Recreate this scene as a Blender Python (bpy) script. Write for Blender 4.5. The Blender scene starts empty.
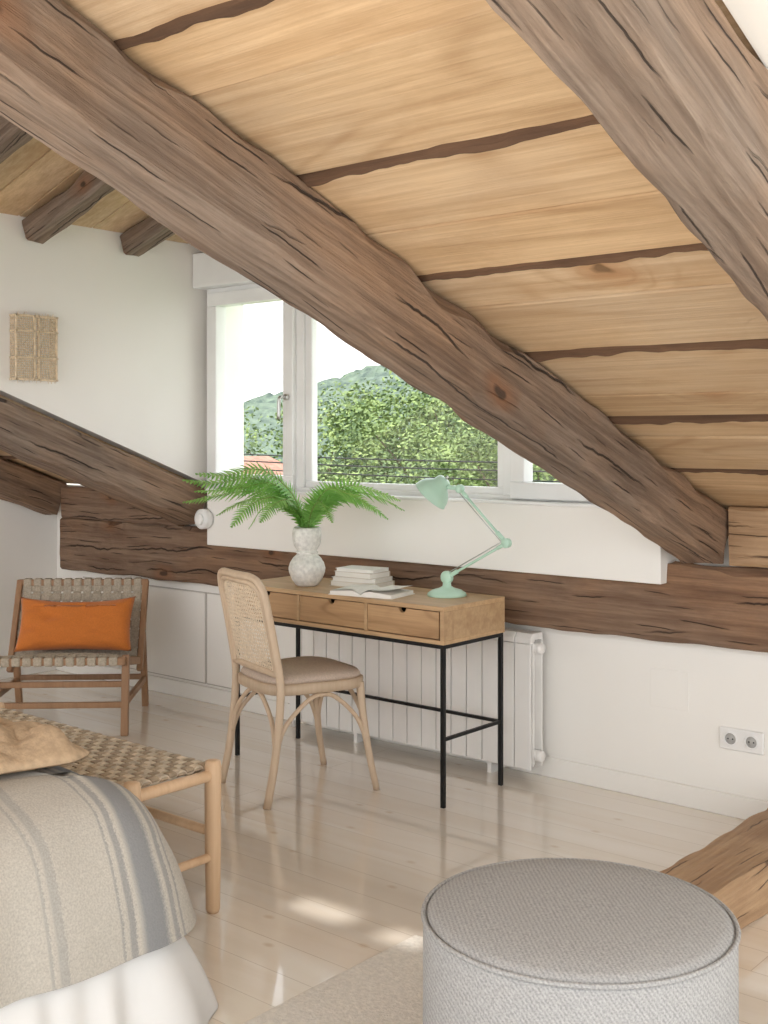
import bpy, bmesh, math, random
from mathutils import Vector, Matrix, noise
random.seed(7)
S = bpy.context.scene
COL = S.collection
def V(*a): return Vector(a)

# ------------------------------------------------------------------ nodes
def newmat(name):
    m = bpy.data.materials.new(name); m.use_nodes = True
    nt = m.node_tree
    return m, nt, nt.nodes['Principled BSDF']
def N(nt, t, ins=None, **at):
    n = nt.nodes.new(t)
    for k, v in at.items(): setattr(n, k, v)
    for k, v in (ins or {}).items():
        if isinstance(v, bpy.types.NodeSocket): nt.links.new(v, n.inputs[k])
        else: n.inputs[k].default_value = v
    return n
def c4(c): return (c[0], c[1], c[2], 1)
def mixc(nt, f, a, b, mode='MIX'):
    n = N(nt, 'ShaderNodeMix', data_type='RGBA', blend_type=mode)
    for i, v in ((0, f), (6, a), (7, b)):
        if isinstance(v, bpy.types.NodeSocket): nt.links.new(v, n.inputs[i])
        else: n.inputs[i].default_value = v if i == 0 else c4(v)
    return n.outputs[2]
def math_(nt, op, a, b=0.0, c=0.0):
    return N(nt, 'ShaderNodeMath', {0: a, 1: b, 2: c}, operation=op).outputs[0]
def mrange(nt, v, a, b, c=0.0, d=1.0):
    return N(nt, 'ShaderNodeMapRange', {0: v, 1: a, 2: b, 3: c, 4: d}).outputs[0]
def bumpn(nt, bsdf, h, strength=.3, dist=.01):
    b = N(nt, 'ShaderNodeBump', {'Strength': strength, 'Distance': dist, 'Height': h})
    nt.links.new(b.outputs[0], bsdf.inputs['Normal'])
def plain(name, col, rough=.5, metal=0, nscale=0, namt=.06, bump=0, bscale=80, sheen=0):
    m, nt, b = newmat(name)
    b.inputs['Roughness'].default_value = rough
    b.inputs['Metallic'].default_value = metal
    tc = N(nt, 'ShaderNodeTexCoord').outputs['Object']
    nz = N(nt, 'ShaderNodeTexNoise', {'Vector': tc, 'Scale': nscale or 3.0, 'Detail': 4.0}).outputs[0]
    f = mrange(nt, nz, .3, .7)
    col_ = mixc(nt, f, [x*(1-namt) for x in col], [min(1, x*(1+namt)) for x in col])
    nt.links.new(col_, b.inputs['Base Color'])
    if sheen: b.inputs['Sheen Weight'].default_value = sheen
    if bump:
        nb = N(nt, 'ShaderNodeTexNoise', {'Vector': tc, 'Scale': bscale, 'Detail': 3.0}).outputs[0]
        bumpn(nt, b, nb, bump, .005)
    return m
def wood(name, base, dark, axis=0, alt=None, contour=10, camt=.35, famt=.35, knots=0.0, kscale=1.6, ksize=.05,
         rough=.6, bump=.25, nscale=2.2, stretch=.22, cracks=0.0, stain=0.0, rpow=3.0, adze=0.0, warm=None, ksl=(.35, .6), grey=None):
    m, nt, b = newmat(name)
    b.inputs['Roughness'].default_value = rough
    tc = N(nt, 'ShaderNodeTexCoord').outputs['Object']
    isl = N(nt, 'ShaderNodeNewGeometry').outputs['Random Per Island']
    off = N(nt, 'ShaderNodeCombineXYZ', {0: math_(nt, 'MULTIPLY', isl, 17.3), 1: math_(nt, 'MULTIPLY', isl, 9.1), 2: math_(nt, 'MULTIPLY', isl, 23.7)}).outputs[0]
    vec = N(nt, 'ShaderNodeVectorMath', {0: tc, 1: off}, operation='ADD').outputs[0]
    def mp(a, f=1.0):
        s = [f, f, f]; s[axis] = a
        return N(nt, 'ShaderNodeMapping', {'Vector': vec, 'Scale': s}).outputs[0]
    v1, v2 = mp(stretch), mp(.03)
    n1 = N(nt, 'ShaderNodeTexNoise', {'Vector': v1, 'Scale': nscale, 'Detail': 2.0, 'Distortion': .35}).outputs[0]
    h = n1
    sp = N(nt, 'ShaderNodeSeparateXYZ', {0: vec}).outputs
    oth = [i for i in (0, 1, 2) if i != axis]
    q = math_(nt, 'ADD', sp[oth[0]], sp[oth[1]])
    if knots:
        kv = N(nt, 'ShaderNodeCombineXYZ', {0: math_(nt, 'MULTIPLY', sp[axis], .55), 1: q}).outputs[0]
        kv = N(nt, 'ShaderNodeVectorMath', {0: kv, 1: N(nt, 'ShaderNodeVectorMath', {0: N(nt, 'ShaderNodeTexNoise', {'Vector': vec, 'Scale': 9.0}).outputs[1], 'Scale': .05}, operation='SCALE').outputs[0]}, operation='ADD').outputs[0]
        vo = N(nt, 'ShaderNodeTexVoronoi', {'Vector': kv, 'Scale': kscale, 'Randomness': 1.0}, voronoi_dimensions='2D')
        vor = math_(nt, 'ADD', vo.outputs[0], 0.0)
        ksel = mrange(nt, N(nt, 'ShaderNodeSeparateColor', {0: vo.outputs[1]}).outputs[0], ksl[0], ksl[1])
        kf = math_(nt, 'MULTIPLY', mrange(nt, vor, 0.0, ksize*5, .22, 0.0), ksel)
        h = math_(nt, 'ADD', n1, kf)
    sn = math_(nt, 'SINE', math_(nt, 'MULTIPLY', h, float(contour)*6.28))
    ring = math_(nt, 'POWER', mrange(nt, sn, -1, 1), rpow)
    fine = N(nt, 'ShaderNodeTexNoise', {'Vector': v2, 'Scale': 70.0, 'Detail': 5.0, 'Roughness': .65}).outputs[0]
    ff = mrange(nt, fine, .38, .68)
    big = N(nt, 'ShaderNodeTexNoise', {'Vector': v1, 'Scale': nscale*1.1, 'Detail': 4.0, 'Roughness': .6}).outputs[0]
    col = mixc(nt, mrange(nt, big, .40, .60), base, alt or base)
    if grey:
        g_ = N(nt, 'ShaderNodeTexNoise', {'Vector': mp(.6), 'Scale': 1.3, 'Detail': 5.0, 'Roughness': .6}).outputs[0]
        col = mixc(nt, mrange(nt, g_, .44, .60, 0, .75), col, grey)
    ringv = math_(nt, 'MULTIPLY', ring, mrange(nt, N(nt, 'ShaderNodeTexNoise', {'Vector': v1, 'Scale': nscale*2.3, 'Detail': 2.0}).outputs[0], .4, .62, .2, 1.0))
    col = mixc(nt, math_(nt, 'MULTIPLY', ringv, camt), col, dark)
    med = N(nt, 'ShaderNodeTexNoise', {'Vector': mp(.045), 'Scale': 26.0, 'Detail': 4.0, 'Roughness': .6}).outputs[0]
    col = mixc(nt, mrange(nt, med, .48, .66, 0, famt), col, dark)
    col = mixc(nt, math_(nt, 'MULTIPLY', ff, famt), col, dark)
    if stain:
        st = N(nt, 'ShaderNodeTexNoise', {'Vector': mp(.45), 'Scale': 4.0, 'Detail': 6.0, 'Roughness': .75}).outputs[0]
        col = mixc(nt, mrange(nt, st, .48, .72, 0, stain), col, dark)
    ht = math_(nt, 'ADD', math_(nt, 'MULTIPLY', fine, -1.0), math_(nt, 'MULTIPLY', ring, -.2))
    ht = math_(nt, 'ADD', ht, math_(nt, 'MULTIPLY', med, -1.0))
    if adze:
        az_ = N(nt, 'ShaderNodeTexNoise', {'Vector': mp(.6), 'Scale': 16.0, 'Detail': 3.0}).outputs[0]
        ht = math_(nt, 'ADD', ht, math_(nt, 'MULTIPLY', az_, adze))
    if cracks:
        # longitudinal drying checks: near-straight lines along the grain, broken into lengths
        for (frq, wd_, msc, sd, lo) in ((9.0, .022, 2.2, 0.0, .52), (23.0, .035, 4.5, 31.0, .54)):
            wl = N(nt, 'ShaderNodeTexNoise', {'Vector': math_(nt, 'MULTIPLY', sp[axis], 1.0), 'Scale': 1.0}).outputs[0] if False else \
                N(nt, 'ShaderNodeTexNoise', {'W': math_(nt, 'ADD', sp[axis], sd), 'Scale': .9, 'Detail': 2.0}, noise_dimensions='1D').outputs[0]
            ws = N(nt, 'ShaderNodeTexNoise', {'W': math_(nt, 'ADD', sp[axis], sd+5), 'Scale': 14.0, 'Detail': 3.0}, noise_dimensions='1D').outputs[0]
            co_ = math_(nt, 'ADD', math_(nt, 'MULTIPLY', q, frq), math_(nt, 'ADD', math_(nt, 'MULTIPLY', wl, 1.6), math_(nt, 'MULTIPLY', ws, .16)))
            fr_ = math_(nt, 'FRACT', co_); cell = math_(nt, 'FLOOR', co_)
            dd = math_(nt, 'ABSOLUTE', math_(nt, 'SUBTRACT', fr_, .5))
            mk = N(nt, 'ShaderNodeTexNoise', {'Vector': N(nt, 'ShaderNodeCombineXYZ', {0: sp[axis], 1: math_(nt, 'MULTIPLY', cell, 7.77)}).outputs[0], 'Scale': msc, 'Detail': 0.0}, noise_dimensions='2D').outputs[0]
            open_ = mrange(nt, mk, lo, lo+.10)
            ck = math_(nt, 'MULTIPLY', mrange(nt, math_(nt, 'SUBTRACT', dd, math_(nt, 'MULTIPLY', open_, wd_)), 0.0, .02, 1, 0), open_)
            col = mixc(nt, math_(nt, 'MULTIPLY', ck, cracks), col, [x*.32 for x in dark])
            ht = math_(nt, 'SUBTRACT', ht, math_(nt, 'MULTIPLY', ck, 2.5))
    if knots:
        kr = math_(nt, 'MULTIPLY', mrange(nt, vor, ksize*.7, ksize*3.2, knots*.75, 0.0), ksel)
        kk = math_(nt, 'MULTIPLY', mrange(nt, vor, ksize*.5, ksize*.9, knots, 0.0), ksel)
        col = mixc(nt, kr, col, warm or dark)
        col = mixc(nt, kk, col, [x*.5 for x in dark])
    val = N(nt, 'ShaderNodeHueSaturation', {'Color': col, 'Value': mrange(nt, isl, 0, 1, .86, 1.1)}).outputs[0]
    nt.links.new(val, b.inputs['Base Color'])
    if bump: bumpn(nt, b, ht, bump, .006)
    return m

# ------------------------------------------------------------------ geometry
def group(name, loc=(0, 0, 0), rz=0.0):
    e = bpy.data.objects.new(name, None); COL.objects.link(e)
    e.location = loc; e.rotation_euler = (0, 0, rz); e.empty_display_size = .1
    return e
def mkobj(name, bm, mat, parent=None, smooth=False, bevel=0, bseg=2, subsurf=0):
    me = bpy.data.meshes.new(name)
    bmesh.ops.recalc_face_normals(bm, faces=bm.faces)
    bm.to_mesh(me); bm.free()
    if smooth:
        for p in me.polygons: p.use_smooth = True
    o = bpy.data.objects.new(name, me); COL.objects.link(o)
    for mm in (mat if isinstance(mat, (list, tuple)) else [mat]): me.materials.append(mm)
    if parent: o.parent = parent
    if bevel:
        b = o.modifiers.new('bev', 'BEVEL'); b.width = bevel; b.segments = bseg; b.limit_method = 'ANGLE'
    if subsurf:
        s = o.modifiers.new('sub', 'SUBSURF'); s.levels = subsurf; s.render_levels = subsurf
    return o
def bbox(bm, x0, x1, y0, y1, z0, z1, M=None, mi=0):
    vs = [bm.verts.new((M @ V(x, y, z)) if M else (x, y, z)) for x in (x0, x1) for y in (y0, y1) for z in (z0, z1)]
    for f in ((0, 1, 3, 2), (4, 6, 7, 5), (0, 4, 5, 1), (2, 3, 7, 6), (0, 2, 6, 4), (1, 5, 7, 3)):
        fc = bm.faces.new([vs[i] for i in f]); fc.material_index = mi
def box(name, x0, x1, y0, y1, z0, z1, mat, parent=None, bevel=0, M=None, bseg=2, smooth=False):
    bm = bmesh.new(); bbox(bm, x0, x1, y0, y1, z0, z1, M)
    return mkobj(name, bm, mat, parent, bevel=bevel, bseg=bseg, smooth=smooth)
def prism(name, poly, axis, a0, a1, mat, parent=None, bevel=0):
    bm = bmesh.new()
    def P(p, a): return (a, p[0], p[1]) if axis == 0 else ((p[0], a, p[1]) if axis == 1 else (p[0], p[1], a))
    A = [bm.verts.new(P(p, a0)) for p in poly]; B = [bm.verts.new(P(p, a1)) for p in poly]
    bm.faces.new(A); bm.faces.new(B[::-1])
    n = len(poly)
    for i in range(n): bm.faces.new((A[i], A[(i+1) % n], B[(i+1) % n], B[i]))
    return mkobj(name, bm, mat, parent, bevel=bevel)
def crom(pts, n=6, closed=False):
    P = [Vector(p) for p in pts]; out = []
    m = len(P)
    rng = range(m) if closed else range(m-1)
    for i in rng:
        p0 = P[(i-1) % m] if closed or i > 0 else P[0]*2-P[1]
        p1 = P[i]; p2 = P[(i+1) % m]
        p3 = P[(i+2) % m] if closed or i+2 < m else P[-1]*2-P[-2]
        for k in range(n):
            t = k/n
            out.append(.5*((2*p1)+(p2-p0)*t+(2*p0-5*p1+4*p2-p3)*t*t+(3*p1-p0-3*p2+p3)*t**3))
    if not closed: out.append(P[-1])
    return out
def bsweep(bm, pts, r, segs=10, closed=False, flat=1.0, up=None, mi=0):
    pts = [Vector(p) for p in pts]; n = len(pts)
    rr = r if isinstance(r, (list, tuple)) else [r]*n
    if len(rr) != n: rr = [rr[0]+(rr[-1]-rr[0])*i/(n-1) if len(rr) == 2 else rr[min(len(rr)-1, int(i*len(rr)/n))] for i in range(n)]
    def tan(i):
        if closed: return (pts[(i+1) % n]-pts[(i-1) % n]).normalized()
        return (pts[min(i+1, n-1)]-pts[max(i-1, 0)]).normalized()
    t0 = tan(0); u = Vector(up) if up else (V(0, 0, 1) if abs(t0.z) < .9 else V(0, 1, 0))
    rings = []
    for i in range(n):
        t = tan(i); u = (u-t*u.dot(t)).normalized(); w = t.cross(u)
        rings.append([bm.verts.new(pts[i]+(u*math.cos(a)*flat+w*math.sin(a))*rr[i]) for a in [2*math.pi*k/segs for k in range(segs)]])
    for i in range(n if closed else n-1):
        A, B = rings[i], rings[(i+1) % n]
        for k in range(segs):
            f = bm.faces.new((A[k], A[(k+1) % segs], B[(k+1) % segs], B[k])); f.material_index = mi
    if not closed:
        bm.faces.new(rings[0][::-1]); bm.faces.new(rings[-1])
def sweep(name, pts, r, mat, parent=None, **k):
    bm = bmesh.new(); bsweep(bm, pts, r, **k)
    return mkobj(name, bm, mat, parent, smooth=True)
def blathe(bm, prof, segs=40, M=None, cap=True):
    rings = []
    for (r, z) in prof:
        rings.append([bm.verts.new((M @ V(r*math.cos(a), r*math.sin(a), z)) if M else (r*math.cos(a), r*math.sin(a), z)) for a in [2*math.pi*k/segs for k in range(segs)]])
    for i in range(len(rings)-1):
        A, B = rings[i], rings[i+1]
        for k in range(segs): bm.faces.new((A[k], A[(k+1) % segs], B[(k+1) % segs], B[k]))
    if cap:
        bm.faces.new(rings[0][::-1]); bm.faces.new(rings[-1])
def lathe(name, prof, mat, parent=None, segs=40, M=None, smooth=True, cap=True):
    bm = bmesh.new(); blathe(bm, prof, segs, M, cap)
    return mkobj(name, bm, mat, parent, smooth=smooth)
def align(p0, d):
    q = Vector(d).normalized().to_track_quat('Z', 'Y')
    return Matrix.Translation(Vector(p0)) @ q.to_matrix().to_4x4()
def cyl(name, p0, p1, r, mat, parent=None, segs=24):
    d = Vector(p1)-Vector(p0); L = d.length
    e = min(r*.15, L*.2)
    return lathe(name, [(r-e, 0), (r, e), (r, L-e), (r-e, L)], mat, parent, segs, align(p0, d))
def ribbon(bm, pts, side, w, th, mi=0):
    side = Vector(side).normalized(); rings = []
    n = len(pts)
    for i in range(n):
        t = (pts[min(i+1, n-1)]-pts[max(i-1, 0)]).normalized(); nn = t.cross(side).normalized()
        rings.append([bm.verts.new(pts[i]+side*a*w/2+nn*b*th/2) for a, b in ((-1, -1), (1, -1), (1, 1), (-1, 1))])
    for i in range(n-1):
        A, B = rings[i], rings[i+1]
        for k in range(4):
            f = bm.faces.new((A[k], A[(k+1) % 4], B[(k+1) % 4], B[k])); f.material_index = mi
    bm.faces.new(rings[0][::-1]); bm.faces.new(rings[-1])
def woven(name, O, A, B, na, nb, mat, parent, fill=.85, amp=.004, th=.003, sag=0.0):
    O, A, B = Vector(O), Vector(A), Vector(B); Nn = A.cross(B).normalized()
    bm = bmesh.new()
    def P(a, b, h): return O+A*a+B*b+Nn*(h - sag*math.sin(math.pi*a)*math.sin(math.pi*b))
    for j in range(nb):
        b = (j+.5)/nb; pts = [P(0, b, 0)]
        for i in range(na):
            s = 1 if (i+j) % 2 == 0 else -1
            pts += [P((i+.25)/na, b, amp*s), P((i+.75)/na, b, amp*s)]
        pts.append(P(1, b, 0)); ribbon(bm, pts, B, B.length/nb*fill, th)
    for i in range(na):
        a = (i+.5)/na; pts = [P(a, 0, 0)]
        for j in range(nb):
            s = -1 if (i+j) % 2 == 0 else 1
            pts += [P(a, (j+.25)/nb, amp*s), P(a, (j+.75)/nb, amp*s)]
        pts.append(P(a, 1, 0)); ribbon(bm, pts, A, A.length/na*fill, th)
    return mkobj(name, bm, mat, parent)
def rough_beam(name, L, w, h, mat, amp=.006, ch=.018, seed=0, parent=None, step=.03):
    bm = bmesh.new(); n = max(4, int(L/step)); rings = []
    def edge(p, q, k): return [(p[0]+(q[0]-p[0])*i/k, p[1]+(q[1]-p[1])*i/k) for i in range(k)]
    for i in range(n+1):
        y = L*i/n
        c = [max(.004, ch*(.5+1.1*noise.noise(V(y*1.7+seed*3, j*9.0, 0))+.7*noise.noise(V(y*7+seed, j*5.0, 3)))) for j in range(4)]
        cs = edge((c[0], 0), (w-c[1], 0), 5)+edge((w-c[1], 0), (w, -c[1]), 1)+edge((w, -c[1]), (w, -h+c[2]), 7)+edge((w, -h+c[2]), (w-c[2], -h), 1)
        cs += edge((w-c[2], -h), (c[3], -h), 5)+edge((c[3], -h), (0, -h+c[3]), 1)+edge((0, -h+c[3]), (0, -c[0]), 7)+edge((0, -c[0]), (c[0], 0), 1)
        R = []
        for (x, z) in cs:
            p = V(x*2+seed*5, y*1.3, z*2+seed)
            q = V(x*16+seed*3, y*5, z*16); r_ = V(x*30, y*14+seed, z*30)
            dx = noise.noise(p)*amp+noise.noise(q)*amp*.55+noise.noise(r_)*amp*.18; dz = noise.noise(p+V(9, 3, 1))*amp+noise.noise(q+V(4, 4, 4))*amp*.55+noise.noise(r_+V(4, 4, 4))*amp*.18
            R.append(bm.verts.new((x+dx, y, z+(dz if z < -.03 else min(dz, 0)))))
        rings.append(R)
    m = len(rings[0])
    for i in range(n):
        for k in range(m): bm.faces.new((rings[i][k], rings[i][(k+1) % m], rings[i+1][(k+1) % m], rings[i+1][k]))
    bm.faces.new(rings[0]); bm.faces.new(rings[-1][::-1])
    return mkobj(name, bm, mat, parent, smooth=False)

# ------------------------------------------------------------------ materials
M_wall = plain('white_plaster', (.90, .875, .83), .9, nscale=1.5, namt=.02, bump=.08, bscale=25)
BW = dict(alt=(.24, .170, .125), contour=6, camt=.3, famt=.55, knots=.9, kscale=2.9, ksize=.055, rough=.85, bump=1.0, cracks=.9, stain=.42, nscale=3.5, stretch=.07, adze=1.5,
          warm=(.24, .105, .045), ksl=(.2, .4), grey=(.27, .22, .18))
M_beam = wood('old_beam_wood', (.36, .23, .145), (.09, .053, .034), 1, **BW)
M_plate = wood('old_plate_wood', (.37, .20, .105), (.11, .054, .030), 1, **{**BW, 'alt': (.25, .145, .085), 'grey': (.27, .19, .135)})
M_board = wood('pine_board', (.70, .50, .30), (.34, .19, .085), 0, alt=(.61, .42, .24), contour=13, camt=.45, famt=.36, knots=.9, kscale=2.0, ksize=.04, rough=.65, bump=.35, nscale=1.5, stretch=.28, stain=.38, rpow=5.0, warm=(.38, .19, .08), grey=(.62, .48, .33), ksl=(.4, .6))
M_darkwood = wood('dark_batten', (.14, .075, .04), (.04, .02, .012), 0, rough=.9, bump=.5)
M_tie = wood('tie_beam_wood', (.50, .33, .19), (.24, .125, .06), 1, contour=8, camt=.35, famt=.45, knots=.85, kscale=2.4, ksize=.06, cracks=.85, bump=.7, stretch=.1, nscale=3.0, adze=1.0, stain=.4)
M_oak = wood('oak', (.60, .40, .22), (.34, .19, .09), 0, contour=7, camt=.4, famt=.35, rough=.5, bump=.1, nscale=5)
M_oakd = wood('oak_drawer', (.50, .31, .16), (.25, .13, .055), 0, contour=9, camt=.6, famt=.4, rough=.5, bump=.1, nscale=6)
M_chairw = wood('limed_bentwood', (.62, .48, .345), (.44, .30, .19), 2, contour=5, camt=.2, famt=.25, rough=.5, bump=.05)
M_teak = wood('teak_frame', (.36, .205, .11), (.2, .10, .045), 2, contour=5, camt=.3, famt=.3, rough=.5, bump=.05)
M_benchw = wood('pale_round_wood', (.70, .49, .31), (.50, .30, .16), 2, contour=5, camt=.2, famt=.25, rough=.5, bump=.05, knots=.5, kscale=6, ksize=.05)
M_upvc = plain('window_white', (.88, .88, .87), .35)
M_rad = plain('radiator_enamel', (.87, .85, .82), .3)
M_black = plain('black_metal', (.015, .015, .016), .45, .6)
M_mint = plain('mint_enamel', (.50, .72, .58), .3)
M_steel = plain('steel', (.5, .5, .48), .3, 1.0)
M_vase = plain('speckled_ceramic', (.74, .72, .68), .7, nscale=60, namt=.16, bump=1.0, bscale=40)
M_paper = plain('paper', (.85, .82, .76), .8)
M_cane = plain('cane', (.76, .62, .46), .6, nscale=90, namt=.15)
M_web = plain('khaki_webbing', (.43, .37, .29), .85, nscale=120, namt=.2, bump=.3, bscale=300)
M_rope = plain('seagrass_rope', (.62, .53, .41), .85, nscale=40, namt=.3, bump=.5, bscale=200)
M_rope2 = plain('seagrass_rope_dark', (.42, .33, .23), .85, nscale=40, namt=.3, bump=.5, bscale=200)
M_pad = plain('beige_linen', (.55, .44, .36), .9, nscale=150, namt=.12, bump=.2, bscale=300)
M_orange = plain('orange_fabric', (.60, .175, .025), .85, nscale=150, namt=.08, bump=.25, bscale=250, sheen=.2)
M_throw = plain('ochre_throw', (.50, .36, .23), .95, nscale=60, namt=.15, bump=.5, bscale=150)
M_sheet = plain('white_sheet', (.78, .77, .755), .9, bump=.2, bscale=12)
M_dark = plain('dark_hole', (.03, .03, .03), .8)
M_leaf, nt, b = newmat('fern_green')
isl = N(nt, 'ShaderNodeNewGeometry').outputs['Random Per Island']
nt.links.new(mixc(nt, isl, (.12, .36, .06), (.36, .62, .17)), b.inputs['Base Color'])
b.inputs['Roughness'].default_value = .5
tl = N(nt, 'ShaderNodeBsdfTranslucent', {'Color': (.38, .68, .14, 1)})
ms = N(nt, 'ShaderNodeMixShader', {0: .3, 1: b.outputs[0], 2: tl.outputs[0]})
nt.links.new(ms.outputs[0], nt.nodes['Material Output'].inputs[0])
M_stem = plain('fern_stem', (.25, .34, .08), .5)

M_pouf, nt, b = newmat('grey_ribbed_fabric')
tc = N(nt, 'ShaderNodeTexCoord').outputs['Object']
wv = N(nt, 'ShaderNodeTexNoise', {'Vector': tc, 'Scale': 260.0, 'Detail': 2.0}).outputs[0]
w2 = N(nt, 'ShaderNodeTexWave', {'Vector': tc, 'Scale': 48.0, 'Distortion': 1.5, 'Detail': 2.0, 'Detail Scale': 3.0}, bands_direction='DIAGONAL').outputs['Fac']
hh = math_(nt, 'ADD', math_(nt, 'MULTIPLY', wv, .9), math_(nt, 'MULTIPLY', w2, .18))
nt.links.new(mixc(nt, mrange(nt, hh, .3, .8), (.26, .257, .255), (.48, .472, .465)), b.inputs['Base Color'])
b.inputs['Roughness'].default_value = .95
bumpn(nt, b, hh, .3, .004)

M_floor, nt, b = newmat('whitewashed_planks')
tc = N(nt, 'ShaderNodeTexCoord').outputs['Object']
br = N(nt, 'ShaderNodeTexBrick', {'Vector': tc, 'Color1': (0, 0, 0, 1), 'Color2': (1, 1, 1, 1), 'Mortar': (.5, .5, .5, 1), 'Scale': 1.0, 'Mortar Size': .0014, 'Mortar Smooth': .3, 'Brick Width': 3.4, 'Row Height': .135}, offset=.37)
mp = N(nt, 'ShaderNodeMapping', {'Vector': tc, 'Scale': (.12, 1, 1)}).outputs[0]
sep = N(nt, 'ShaderNodeSeparateColor', {0: br.outputs[0]}).outputs[0]
mp2 = N(nt, 'ShaderNodeVectorMath', {0: mp, 1: N(nt, 'ShaderNodeCombineXYZ', {0: math_(nt, 'MULTIPLY', sep, 8.0), 2: math_(nt, 'MULTIPLY', sep, 5.0)}).outputs[0]}, operation='ADD').outputs[0]
nz = N(nt, 'ShaderNodeTexNoise', {'Vector': mp2, 'Scale': 9.0, 'Detail': 6.0, 'Distortion': .8}).outputs[0]
vor = N(nt, 'ShaderNodeTexVoronoi', {'Vector': N(nt, 'ShaderNodeMapping', {'Vector': tc, 'Scale': (.6, 1, 1)}).outputs[0], 'Scale': 3.4}, voronoi_dimensions='2D').outputs[0]
col = mixc(nt, mrange(nt, nz, .35, .70), (.89, .82, .73), (.81, .71, .59))
col = mixc(nt, math_(nt, 'MULTIPLY', sep, .3), col, (.91, .86, .79))
col = mixc(nt, mrange(nt, vor, .015, .05, .5, 0), col, (.62, .45, .30))
col = mixc(nt, math_(nt, 'MULTIPLY', br.outputs[1], .55), col, (.46, .36, .26))
nt.links.new(col, b.inputs['Base Color'])
nt.links.new(mrange(nt, nz, .3, .7, .12, .24), b.inputs['Roughness'])
b.inputs['Coat Weight'].default_value = 1.0; b.inputs['Coat Roughness'].default_value = .05
bumpn(nt, b, math_(nt, 'SUBTRACT', math_(nt, 'MULTIPLY', nz, .12), br.outputs[1]), .2, .004)

M_blanket, nt, b = newmat('striped_linen')
tc = N(nt, 'ShaderNodeTexCoord').outputs['Object']
yy = N(nt, 'ShaderNodeSeparateXYZ', {0: tc}).outputs[1]
yw = math_(nt, 'ADD', yy, math_(nt, 'MULTIPLY', N(nt, 'ShaderNodeTexNoise', {'Vector': tc, 'Scale': 3.0}).outputs[0], .03))
base = (.50, .465, .41)
fz = N(nt, 'ShaderNodeTexNoise', {'Vector': tc, 'Scale': 220.0, 'Detail': 2.0}).outputs[0]
col = mixc(nt, mrange(nt, fz, .3, .7), [x*.86 for x in base], [x*1.12 for x in base])
edge_n = math_(nt, 'MULTIPLY', math_(nt, 'SUBTRACT', fz, .5), .012)
for (c, w, a) in ((1.735, .030, .80), (1.680, .008, .55), (1.79, .008, .55), (1.815, .004, .5), (1.655, .003, .45), (1.50, .012, .3), (1.47, .004, .3), (1.10, .028, .6), (1.05, .006, .5), (1.15, .006, .5), (.5, .028, .6)):
    d = math_(nt, 'ABSOLUTE', math_(nt, 'ADD', math_(nt, 'SUBTRACT', yw, c), edge_n))
    col = mixc(nt, mrange(nt, d, w*.75, w*1.25, a, 0), col, (.19, .20, .215))
nt.links.new(col, b.inputs['Base Color']); b.inputs['Roughness'].default_value = .95
bumpn(nt, b, fz, .35, .003)

M_rug = plain('wool_rug', (.76, .72, .66), .95, nscale=70, namt=.1, bump=.8, bscale=130)
M_glass = bpy.data.materials.new('window_glass'); M_glass.use_nodes = True
nt = M_glass.node_tree; nt.nodes.clear()
o_ = N(nt, 'ShaderNodeOutputMaterial')
tr = N(nt, 'ShaderNodeBsdfTransparent'); gl = N(nt, 'ShaderNodeBsdfGlossy', {'Roughness': .02})
mx = N(nt, 'ShaderNodeMixShader', {0: .04, 1: tr.outputs[0], 2: gl.outputs[0]}); nt.links.new(mx.outputs[0], o_.inputs[0])

# ------------------------------------------------------------------ room shell
SL = .376; AN = math.atan(SL)
def cz(y): return 2.678-SL*y
YB = -2.7
floor = box('floor', -6.2, 1.6, YB, 4.3, -.1, 0, M_floor)
WX0, WX1, WZ0, WZ1 = -4.70, -2.12, 1.12, 2.18
bm = bmesh.new()
bbox(bm, -6.2, 1.6, 4.15, 4.35, 0, 1.12)
bbox(bm, -4.9, WX0, 4.15, 4.35, 1.12, 2.42)
bbox(bm, WX1, -1.85, 4.15, 4.35, 1.12, 2.42)
bbox(bm, WX0, WX1, 4.15, 4.35, WZ1, 2.42)
vs = [bm.verts.new(p) for p in ((-4.9, 4.15, 2.42), (-1.85, 4.15, 2.42), (-3.38, 4.15, 2.86), (-4.9, 4.35, 2.42), (-1.85, 4.35, 2.42), (-3.38, 4.35, 2.86))]
for f in ((0, 1, 2), (3, 5, 4), (0, 3, 4, 1), (1, 4, 5, 2), (2, 5, 3, 0)): bm.faces.new([vs[i] for i in f])
mkobj('wall_back', bm, M_wall)
box('wall_left', -6.3, -6.12, YB, 4.15, 0, 2.9, M_wall)
for nm, x0, x1 in (('wall_dormer_left', -4.88, -4.725), ('wall_dormer_right', -1.98, -1.90)):
    prism(nm, [(4.15, cz(4.15)+.03), (4.15, 2.43), (.8, 2.43), (.8, cz(.8)+.03)], 0, x0, x1, M_wall)
box('trim_1', -4.605, -2.052, 4.02, 4.15, .85, 1.128, M_wall, bevel=.004)
box('trim_2', -4.72, -2.0, 4.02, 4.15, 2.18, 2.36, M_upvc, bevel=.006)
bm = bmesh.new(); bbox(bm, -6.12, 1.6, 4.132, 4.15, 0, .082)
mkobj('baseboard_back', bm, M_wall, bevel=.004)
box('baseboard_left', -6.12, -6.10, -1, 4.13, 0, .082, M_wall, bevel=.004)
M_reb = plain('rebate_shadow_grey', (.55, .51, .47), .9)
for i, (a, b_) in enumerate(((-5.85, -5.28), (-5.25, -4.755), (-4.745, -4.50))):
    d = group('door_%d' % (i+1))
    box('leaf', a+.006, b_-.006, 4.138, 4.1495, .10, .575, M_wall, d, bevel=.003)
    box('rebate', a, b_, 4.144, 4.1495, .094, .581, M_reb, d)
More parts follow.
